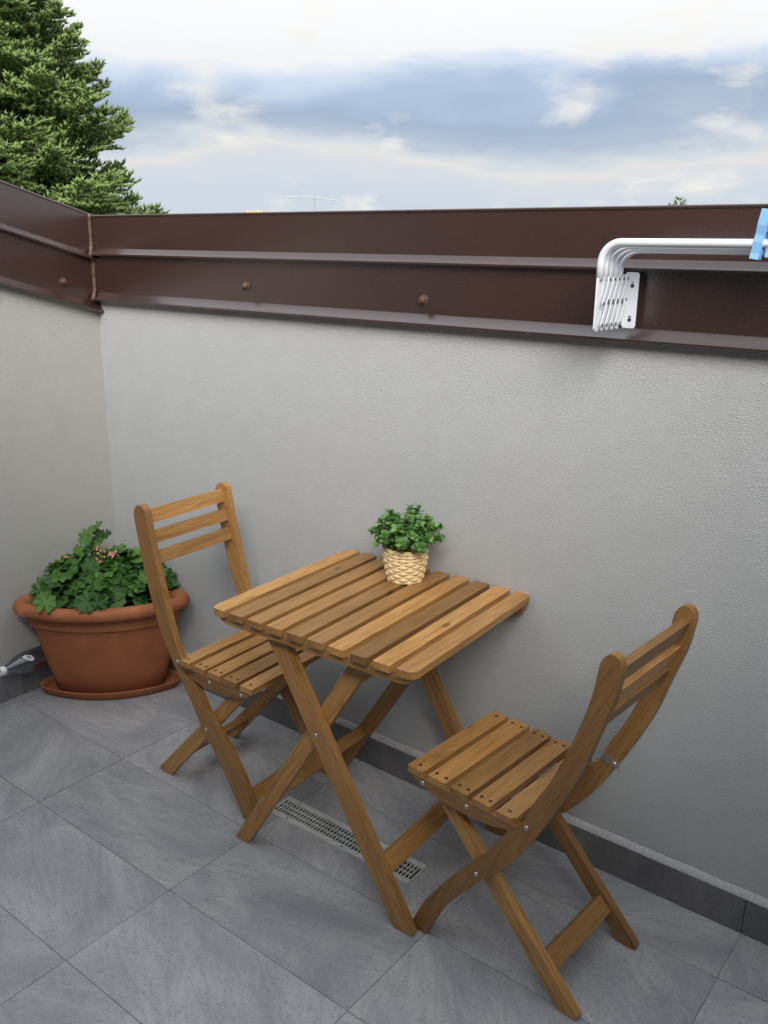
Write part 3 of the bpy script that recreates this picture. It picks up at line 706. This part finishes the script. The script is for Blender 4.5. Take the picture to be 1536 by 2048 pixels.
# small torn paper scrap still stuck to it
bm = bmesh.new(); vv = []
for a, zz in ((62, .196), (40, .188), (20, .170), (30, .158), (52, .164), (66, .180)):
    rr2 = .0400 if zz < .176 else .0400-.0035*(zz-.175)/.02; vv.append(bm.verts.new((rr2*1.012*math.cos(rad(a)), rr2*1.012*math.sin(rad(a)), zz)))
bm.faces.new(vv); link('label_scrap', bm, LABELW, bo, mB)

# ---------------------------------------------------------------- basket with the small plant
BC = Vector((1.490, -.116, TZ))
bk_ = tag(empty('woven_basket', BC), 'small round basket of pale woven strips standing on the table', 'basket')
rows = 10; hh = .092; nst = 18
def rad_at(z): t = z/hh; return .047 + .0125*min(1, (t*1.5)**.8) - (.002*max(0, t-.75)*4)
for i in range(rows):
    z0 = .004 + (hh-.008)*i/(rows-1); bm = bmesh.new(); seg = nst*8; prevr = None; first = None
    for k in range(seg+1):
        a = 2*math.pi*(k % seg)/seg; w = math.cos(nst*a/2 + math.pi*i); w2 = abs(w)
        r0 = rad_at(z0) + .0017*w; zc = z0; hgt = .0064*(.55+.45*w2)
        if k < seg:
            ring = [bm.verts.new(((r0+dr_)*math.cos(a), (r0+dr_)*math.sin(a), zc+dz_)) for dr_, dz_ in ((.0012, -hgt*.65), (.0024, 0), (.0012, hgt*.65), (-.0005, hgt), (-.001, 0), (-.0005, -hgt))]
        else: ring = first
        if prevr:
            for q in range(6): bm.faces.new((prevr[q], prevr[(q+1) % 6], ring[(q+1) % 6], ring[q]))
        if first is None: first = ring
        prevr = ring
    link('woven_strand', bm, RATTAN, bk_, Matrix.Rotation(.11*i*0, 4, 'Z'), smooth='all')
link('basket_core', lathe_bm([(rad_at(0)-.004, .0005)] + [(rad_at(hh*t)-.0035, max(.0006, hh*t)) for t in (.1, .3, .5, .7, .9, .98)] + [(rad_at(hh)-.008, hh*.97), (.046, .06)], 36), RATTAN_IN, bk_, smooth=True)
ba = []
for k in range(97):
    a = 2*math.pi*k/96; ba.append(((rad_at(hh)-.001)*math.cos(a), (rad_at(hh)-.001)*math.sin(a), hh+.001+.0008*math.sin(k*1.3)))
link('basket_rim', tube_bm(ba, .0023, 8), RATTAN, bk_, smooth='all')
sp = tag(empty('small_plant', BC + Vector((0, 0, .07))), 'small leafy bright green artificial plant in the basket on the table', 'plant')
def small_leaf(seed, w):
    w *= 1.05
    rnd = random.Random(seed); bm = bmesh.new(); K = 7; L_ = 1.0; cols = []
    for k in range(K):
        t = k/(K-1); wd = w*math.sin(math.pi*min(1, t*.93+.05))**.75; z = .10*math.sin(t*3) - .22*t*t
        cols.append([bm.verts.new((t*L_, sgn*wd, z + (.16*wd if sgn else 0))) for sgn in (-1, -.5, 0, .5, 1)])
    for A, B in zip(cols, cols[1:]):
        for q in range(4): bm.faces.new((A[q], B[q], B[q+1], A[q+1]))
    me = bpy.data.meshes.new('leaf'); bm.to_mesh(me); bm.free(); me.materials.append(BOX)
    for p in me.polygons: p.use_smooth = True
    return me
SM = [small_leaf(1, .36), small_leaf(2, .42), small_leaf(3, .30)]
stems = bmesh.new(); count = 0
sprigs = []
for k in range(30):
    th_ = 2*math.pi*k*.618; pol = rad(6 + 70*((k+.5)/30)**.75); ln = random.uniform(.075, .098)*(1.0 + .15*(pol < .6))
    sprigs.append((th_, pol, ln))
fill = bmesh.new()
def leaf_at(p, ax, a, t, s, joined):
    global count
    s1 = ax.orthogonal().normalized(); s2 = ax.cross(s1)
    out = s1*math.cos(a) + s2*math.sin(a); xa = out*.85 + ax*(.35+.35*t) + Vector((0, 0, .15)) + Vector([random.uniform(-.25, .25) for _ in range(3)])
    n = ax*.8 + Vector((0, 0, .5)) + Vector([random.uniform(-.35, .35) for _ in range(3)]); x1 = xa.normalized(); n = n - x1*n.dot(x1)
    m = frame_m(p, xa, n.cross(xa)) @ Matrix.Scale(s, 4); me = random.choice(SM)
    if joined:
        k0 = len(fill.verts); fill.from_mesh(me); fill.verts.ensure_lookup_table()
        bmesh.ops.transform(fill, matrix=m, verts=fill.verts[k0:])
    elif count < 296: link('leaf', None, None, sp, m, mesh=me); count += 1
for th_, pol, ln in sprigs:
    d = Vector((math.sin(pol)*math.cos(th_), math.sin(pol)*math.sin(th_), math.cos(pol)*1.0))
    b0 = Vector((.022*math.cos(th_), .022*math.sin(th_), 0)); b0.z = .012; tip = b0 + d*ln*.90 + Vector((0, 0, .016)); md = (b0+tip)/2 + Vector((0, 0, .012))
    pts = [b0, md, tip]; tube_bm(pts, .0009, 4, stems)
    for q, t in enumerate((.36, .50, .62, .74, .84, .92, 1.0)):
        p = b0.lerp(md, t*2) if t < .5 else md.lerp(tip, t*2-1)
        for sd in (0, 1, 2):
            leaf_at(p, d, q*1.57 + sd*2.094 + th_, t, random.uniform(.018, .026)*(1.0 if t < .9 else .8), q < 4 or sd == 2 and q < 6)
for f_ in fill.faces: f_.smooth = True
o = link('inner_leaves', fill, BOX, sp, smooth='all'); o['kind'] = 'stuff'
o = link('stems', stems, STEM, sp); o['kind'] = 'stuff'

# ---------------------------------------------------------------- wall-mounted airer
ai = tag(empty('wall_drying_rack', (2.03, -.02, 1.42)), 'white folding clothes airer mounted on the brown metal capping', 'clothes airer')
TA = Matrix.Translation((-2.03, .02, -1.42))
XE = 2.98
def plate(x0, x1):
    bm = prism_bm(rounded_rect(x0, x1, 1.425, 1.545, .006), .0, .002, bev=.0006)
    for v in bm.verts: v.co = Vector((v.co.x, -.0385+v.co.z*-1+.002, v.co.y))
    box_bm(x0, x0+.002, -.075, -.0395, 1.432, 1.540, bm)
    o = link('wall_plate', bm, WHITE, ai, TA)
    for z in (1.443, 1.516):
        xm = (x0+x1)/2+.002
        h = lathe_bm([(.0042, 0), (.0042, .0006)], 14); link('screw_hole', h, HOLE, o, frame_m((xm-.0, -.0388, z), (1, 0, 0), (0, 0, 1)))
        link('screw', lathe_bm([(.0035, 0), (.0035, .0012), (.0015, .002)], 12), STEEL, o, frame_m((xm+.001, -.0388, z+.0085), (1, 0, 0), (0, 0, 1)))
plate(2.018, 2.050); plate(XE-.05, XE-.018)
ys_ = [-.062 - .0235*i for i in range(5)]
for i, y in enumerate(ys_):
    zt = 1.590 + .0042*i; r = .0058 + .0022*(i == 4); xv = 2.016 - .001*i; R = .042
    pts = [(xv, y, 1.530)] + [(xv+R-R*math.cos(rad(a)), y, zt-R+R*math.sin(rad(a))) for a in range(0, 91, 10)]
    pts += [(XE-(xv-2.0)-R+R*math.sin(rad(a)), y, zt-R+R*math.cos(rad(a))) for a in range(0, 91, 10)] + [(XE-(xv-2.0), y, 1.530)]
    link('rail_tube', tube_bm(pts, r, 14), WHITE, ai, TA, smooth='all')
    for xx in (xv, XE-(xv-2.0)):
        bm = prism_bm(rounded_rect(-.056, .056, -.0105, .0105, .008), -.0022, .0022, bev=.0008)
        link('arm_strip', bm, WHITE, ai, TA @ frame_m((xx, y, 1.480), (0, 0, 1), (0, 1, 0)), smooth=True)
PV = bpy.data.meshes.new('rivet'); _b = lathe_bm([(.0036, 0), (.0036, .001), (.0018, .0018)], 12); _b.to_mesh(PV); _b.free(); PV.materials.append(PIVOT)
ylist = [-.040] + ys_
for xx, sg in ((2.020, 1), (XE-.02, -1)):
    for a, b in zip(ylist, ylist[1:]):
        for zlo in (1.437, 1.482):
            p0, p1 = Vector((xx+.004*sg, b, zlo)), Vector((xx+.004*sg, a, zlo+.050)); dd = p1-p0
            bm = prism_bm(rounded_rect(-dd.length/2-.004, dd.length/2+.004, -.0045, .0045, .004), -.0009, .0009)
            link('link_strip', bm, WHITE, ai, TA @ frame_m((p0+p1)/2, dd, (0, 1, 0)))
            for p in (p0, p1): link('rivet', None, None, ai, TA @ frame_m(p + Vector((.001*sg, 0, 0)), (0, 1, 0), (0, 0, sg)), mesh=PV)
# clothes pegs on the rails
def peg(loc, rot, mat, label):
    t = tag(empty('clothes_peg', loc), label, 'clothes peg', 'blue pegs clipped on the airer'); t.rotation_euler = rot; t.scale = (1.45, 1.40, 1.10)
    for sg in (-1, 1):
        prof_ = [(.001, -.040), (.0075, -.040), (.0065, -.030), (.008, -.012), (.007, 0), (.009, .016), (.0085, .042), (.0055, .042), (.0015, .012), (.0028, -.004), (.0006, -.012), (.0030, -.022), (.0008, -.032)]
        prof_ = [(sg*x, z) for x, z in prof_]
        bm = prism_bm(prof_, -.006, .006, bev=.0007, seg=1); m = frame_m((0, 0, 0), (1, 0, 0), (0, 0, 1)) @ Matrix.Rotation(-sg*.05, 4, 'Z')
        link('peg_half', bm, mat, t, m)
    c = [(.0035*math.cos(a*.8), -.008+.016*a/24, .004+.0035*math.sin(a*.8)) for a in range(25)]
    link('spring', tube_bm(c, .0007, 5), STEEL, t)
peg((2.330, ys_[4], 1.622), (rad(9), rad(3), rad(84)), BLUE, 'light blue clothes peg leaning outwards on the front rail of the airer')
peg((2.351, ys_[4]+.004, 1.626), (rad(4), rad(-3), rad(97)), BLUE, 'light blue clothes peg standing upright at the right picture edge')
peg((2.347, ys_[2], 1.612), (rad(-3), rad(5), rad(88)), BLUE2, 'mid blue clothes peg behind the leaning peg on an inner rail')
peg((2.366, ys_[3], 1.609), (rad(2), rad(-4), rad(93)), BLUE2, 'mid blue clothes peg lowest in the cluster on the airer')

# ---------------------------------------------------------------- beyond the parapet
def house(name, c, size, h, label, rz=0, ridge=1.6, chim=None):
    t = tag(empty(name, (c[0], c[1], -7.6), rz), label, 'house'); sx_, sy_ = size; zt_ = h+7.6
    bm = bmesh.new(); pw = [(-sy_/2, 0), (sy_/2, 0), (sy_/2, zt_-.02), (0, zt_+ridge*sy_/(sy_+1)-.02), (-sy_/2, zt_-.02)]
    a = [bm.verts.new((-sx_/2, y, z)) for y, z in pw]; b = [bm.verts.new((sx_/2, y, z)) for y, z in pw]
    bm.faces.new(a[::-1]); bm.faces.new(b)
    for i in range(5): bm.faces.new((a[i], a[(i+1) % 5], b[(i+1) % 5], b[i]))
    link('wall', bm, RENDER, t)
    e = .5; bm = bmesh.new()
    prof_ = [(-sy_/2-e, zt_-.15), (0, zt_+ridge), (sy_/2+e, zt_-.15), (sy_/2+e, zt_), (0, zt_+ridge+.18), (-sy_/2-e, zt_)]
    a = [bm.verts.new((-sx_/2-e, y, z)) for y, z in prof_]; b = [bm.verts.new((sx_/2+e, y, z)) for y, z in prof_]
    bm.faces.new(a[::-1]); bm.faces.new(b)
    for i in range(6): bm.faces.new((a[i], a[(i+1) % 6], b[(i+1) % 6], b[i]))
    rf = link('roof', bm, ROOF, t)
    for x in (-sx_/4, sx_/4):
        for z in (2.0, 4.8):
            if z+1.4 < zt_: link('window', box_bm(x-.5, x+.5, -sy_/2-.04, -sy_/2+.02, z, z+1.3), HOLE, t)
    return t, rf, zt_
hA, rA, zA = house('neighbour_house', (-21.5, 14.0), (7.0, 8.0), 1.0, 'brown roofed house whose gable peeps out beside the fir tree', rad(141), ridge=2.42)
hB, rB, zB = house('neighbour_house', (-18.2, 20.4), (9.0, 9.0), -.6, 'house beyond the wall with only its yellowish chimney top showing', rad(38), ridge=1.7)
# chimney on house B (local frame of the house)
inv = hB.matrix_basis.inverted() if False else (Matrix.Translation((-18.2, 20.4, -7.6)) @ Matrix.Rotation(rad(38), 4, 'Z')).inverted()
pc = inv @ Vector((-18.69, 18.93, 0)); pz = 2.43 + 7.6
bm = box_bm(-.20, .20, -.20, .20, zB-.4, pz-.02)
chm = link('chimney', bm, BRICKY, rB, Matrix.Translation((pc.x, pc.y, 0)) @ Matrix.Rotation(rad(3), 4, 'Z'))
bm = bmesh.new(); box_bm(-.22, .22, -.22, .22, pz-.02, pz+.02, bm)
for sx_ in (-.19, .0, .19):
    for sy_ in (-.19, .19): box_bm(sx_-.035, sx_+.035, sy_-.035, sy_+.035, pz+.02, pz+.10, bm)
box_bm(-.265, .265, -.265, .265, pz+.10, pz+.165, bm)
link('chimney_cap', bm, BRICKY, rB, Matrix.Translation((pc.x, pc.y, 0)) @ Matrix.Rotation(rad(3), 4, 'Z'))
an = tag(empty('tv_antenna', (-17.341, 20.234, 1.2)), 'thin television antenna with a long boom showing above the wall', 'antenna')
link('mast', tube_bm([(0, 0, -1.2), (0, 0, 1.90)], .022, 8), ALU, an)
va = Vector((-18.021+17.341, 19.596-20.234, 3.033-1.2)); vb = Vector((.60, .53, 1.74))
link('boom', tube_bm([va, (0, 0, 1.84), vb], .014, 6), ALU, an)
link('reflector', tube_bm([vb + Vector((.04, .035, -.16)), vb + Vector((.04, .035, .16))], .012, 6), ALU, an)
for k in range(9):
    p = va.lerp(Vector((0, 0, 1.84)), k/9) if k < 6 else Vector((0, 0, 1.84)).lerp(vb, (k-5)/4.2)
    dperp = Vector((-.587, .757, 0)); link('director', tube_bm([p - dperp*.09, p + dperp*.09], .005, 5), ALU, an)

# conifers -----------------------------------------------------
def shoots_mesh(P, D, Ln, Wd, tint, needles=4):
    """vectorised: each shoot is a thin spindle with a few needles splayed forward"""
    n = len(P); D = D/np.linalg.norm(D, axis=1, keepdims=True)
    h = np.where(np.abs(D[:, 2:3]) < .9, np.array([[0, 0, 1.]]), np.array([[1., 0, 0]])); U = np.cross(D, h); U /= np.linalg.norm(U, axis=1, keepdims=True); W = np.cross(D, U)
    Ln = Ln[:, None]; Wd = Wd[:, None]; V = []; F = []
    roll = rng.uniform(0, 6.28, n)[:, None]
    V.append(P)
    for k in range(3):
        a = roll + 2*np.pi*k/3; V.append(P + D*Ln*.55 + (U*np.cos(a) + W*np.sin(a))*Wd)
    V.append(P + D*Ln)
    faces = [(0, 2, 1), (0, 3, 2), (0, 1, 3), (4, 1, 2), (4, 2, 3), (4, 3, 1)]; nv = 5
    for k in range(needles):
        a = roll + 2*np.pi*k/needles + .5; dr = U*np.cos(a) + W*np.sin(a); t = rng.uniform(.25, .85, n)[:, None]
        q = P + D*Ln*t; side = np.cross(dr, D)
        V += [q - side*Wd*.33, q + side*Wd*.33, q + dr*Wd*2.0 + D*Ln*.30]; faces.append((nv, nv+1, nv+2)); nv += 3
    V = np.stack(V, 1).reshape(-1, 3); F = (np.array(faces)[None] + (np.arange(n)*nv)[:, None, None]).reshape(-1, 3)
    me = bpy.data.meshes.new('crown'); me.vertices.add(len(V)); me.vertices.foreach_set('co', V.ravel().astype(np.float32))
    me.loops.add(F.size); me.loops.foreach_set('vertex_index', F.ravel().astype(np.int32))
    me.polygons.add(len(F)); me.polygons.foreach_set('loop_start', (np.arange(len(F))*3).astype(np.int32)); me.polygons.foreach_set('loop_total', np.full(len(F), 3, np.int32))
    me.update(); at = me.attributes.new('tint', 'FLOAT', 'POINT'); tv = np.repeat(tint, nv)
    # the tip half of a shoot is the paler new growth
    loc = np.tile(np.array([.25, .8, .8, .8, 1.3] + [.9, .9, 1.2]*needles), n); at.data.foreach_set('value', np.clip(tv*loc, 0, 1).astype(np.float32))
    me.materials.append(NEEDLE); me.validate(); return me
def conifer(base, H, slope, zfine, label, fine=True, step=.150, shoot=.064, nb=13, cone=True):
    t = tag(empty('fir_tree', base), label, 'tree')
    link('trunk', tube_bm([(0, 0, 0), (.02, .01, H*.4), (0, 0, H*.8), (0, 0, H-.2)], [H*.018, H*.013, H*.006, .012], 10), BARK, t)
    P, D, Ln, Wd, Ti = [], [], [], [], []; boughs = bmesh.new()
    z = H - .12; lev = 0
    while z > .8:
        r = min(1.64, slope*(H - z) + .05); f = z > zfine
        st = step if f else step*2.2; m = nb if f else 7; off = random.uniform(0, 6.28)
        for k in range(m):
            az = off + 2*math.pi*k/m + random.uniform(-.2, .2); R = r*random.uniform(.88, 1.03); dirh = np.array([math.cos(az), math.sin(az), 0]); sd = np.array([-dirh[1], dirh[0], 0])
            rise = random.uniform(-.16, .22)
            z_ = z + random.uniform(-1, 1)*st*.9; bough = lambda s: dirh*R*s + np.array([0, 0, z_ + R*(-.10*s + rise*s + .26*s**2.5)])
            if f or k % 2: tube_bm([tuple(bough(s)) for s in (0, .35, .7, 1)], [.018*R+.006, .014*R+.004, .008*R+.003, .003], 5, boughs, caps=False)
            sp_ = .075 if f else .26; nn = max(2, int(R/sp_))
            for i in range(nn+1):
                s = .22 + .78*i/nn
                if R*s < .12 and R > .4: continue
                p0 = bough(s); p1 = bough(min(1, s+.02)); tg = p1-p0 if s < .98 else bough(1)-bough(.97); tg = tg/np.linalg.norm(tg)
                for side in (-1, 1, 0):
                    if side == 0 and i < nn and i % 2: continue
                    bl = (.46*R*max(0, 1-s)**.75 + .13)*random.uniform(.75, 1.1); bl = min(bl, .62)
                    bd = tg*(.62 if side else .8) + sd*side*.72 + np.array([0, 0, random.uniform(-.30, .42) + (.35 if side == 0 else 0)]); bd /= np.linalg.norm(bd)
                    if side == 0: bl *= .55
                    ns = max(2, int(bl/(.034 if f else .13))); lat = np.cross(bd, np.array([0, 0, 1.])); lat /= np.linalg.norm(lat)+1e-6
                    for j in range(ns+1):
                        u = (j+.4)/(ns+.4); q = p0 + bd*bl*u + np.array([0, 0, -.05*bl*u*u + .0])
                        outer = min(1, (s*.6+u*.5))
                        for s2 in ((-1, 1) if j < ns else (0,)):
                            dd = bd*.75 + lat*s2*.65 + np.array([0, 0, .28 + random.uniform(-.15, .3)]) + rng.normal(0, .12, 3)
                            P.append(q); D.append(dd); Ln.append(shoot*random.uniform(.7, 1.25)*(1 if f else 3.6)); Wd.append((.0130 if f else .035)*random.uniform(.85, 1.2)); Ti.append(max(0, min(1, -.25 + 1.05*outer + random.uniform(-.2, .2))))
        z -= st*(.75 + .35*min(1, (H-z)/3)); lev += 1
    me = shoots_mesh(np.array(P)+0.0, np.array(D), np.array(Ln), np.array(Wd), np.array(Ti))
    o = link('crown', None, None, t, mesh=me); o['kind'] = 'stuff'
    b = link('boughs', boughs, BARK, t); b['kind'] = 'stuff'
    print('shoots', len(P)); return t
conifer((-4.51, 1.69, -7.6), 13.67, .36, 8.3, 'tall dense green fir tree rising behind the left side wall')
# far tree top: three tips
far = tag(empty('fir_tree', (-18.3, 54.2, -7.6)), 'tiny distant conifer top showing above the wall near the airer', 'tree')
link('trunk', tube_bm([(0, 0, 0), (0, 0, 10.5)], [.22, .05], 8), BARK, far)
P, D, Ln, Wd, Ti = [], [], [], [], []
for dx, top, w in ((-.36, 11.86, .42), (-.02, 12.12, .5), (.22, 12.02, .42), (.02, 11.4, .9)):
    for k in range(330):
        z = top - random.uniform(0, 1)**.7*3.4; a = random.uniform(0, 6.28); r = .32*w*(top-z)**.9 + .02
        P.append((dx*.79 + r*.8*math.cos(a), dx*.61 + r*.8*math.sin(a), z)); D.append((math.cos(a)*.8, math.sin(a)*.8, .75)); Ln.append(.34); Wd.append(.045); Ti.append(random.uniform(.1, .9))
o = link('crown', None, None, far, mesh=shoots_mesh(np.array(P), np.array(D), np.array(Ln), np.array(Wd), np.array(Ti))); o['kind'] = 'stuff'
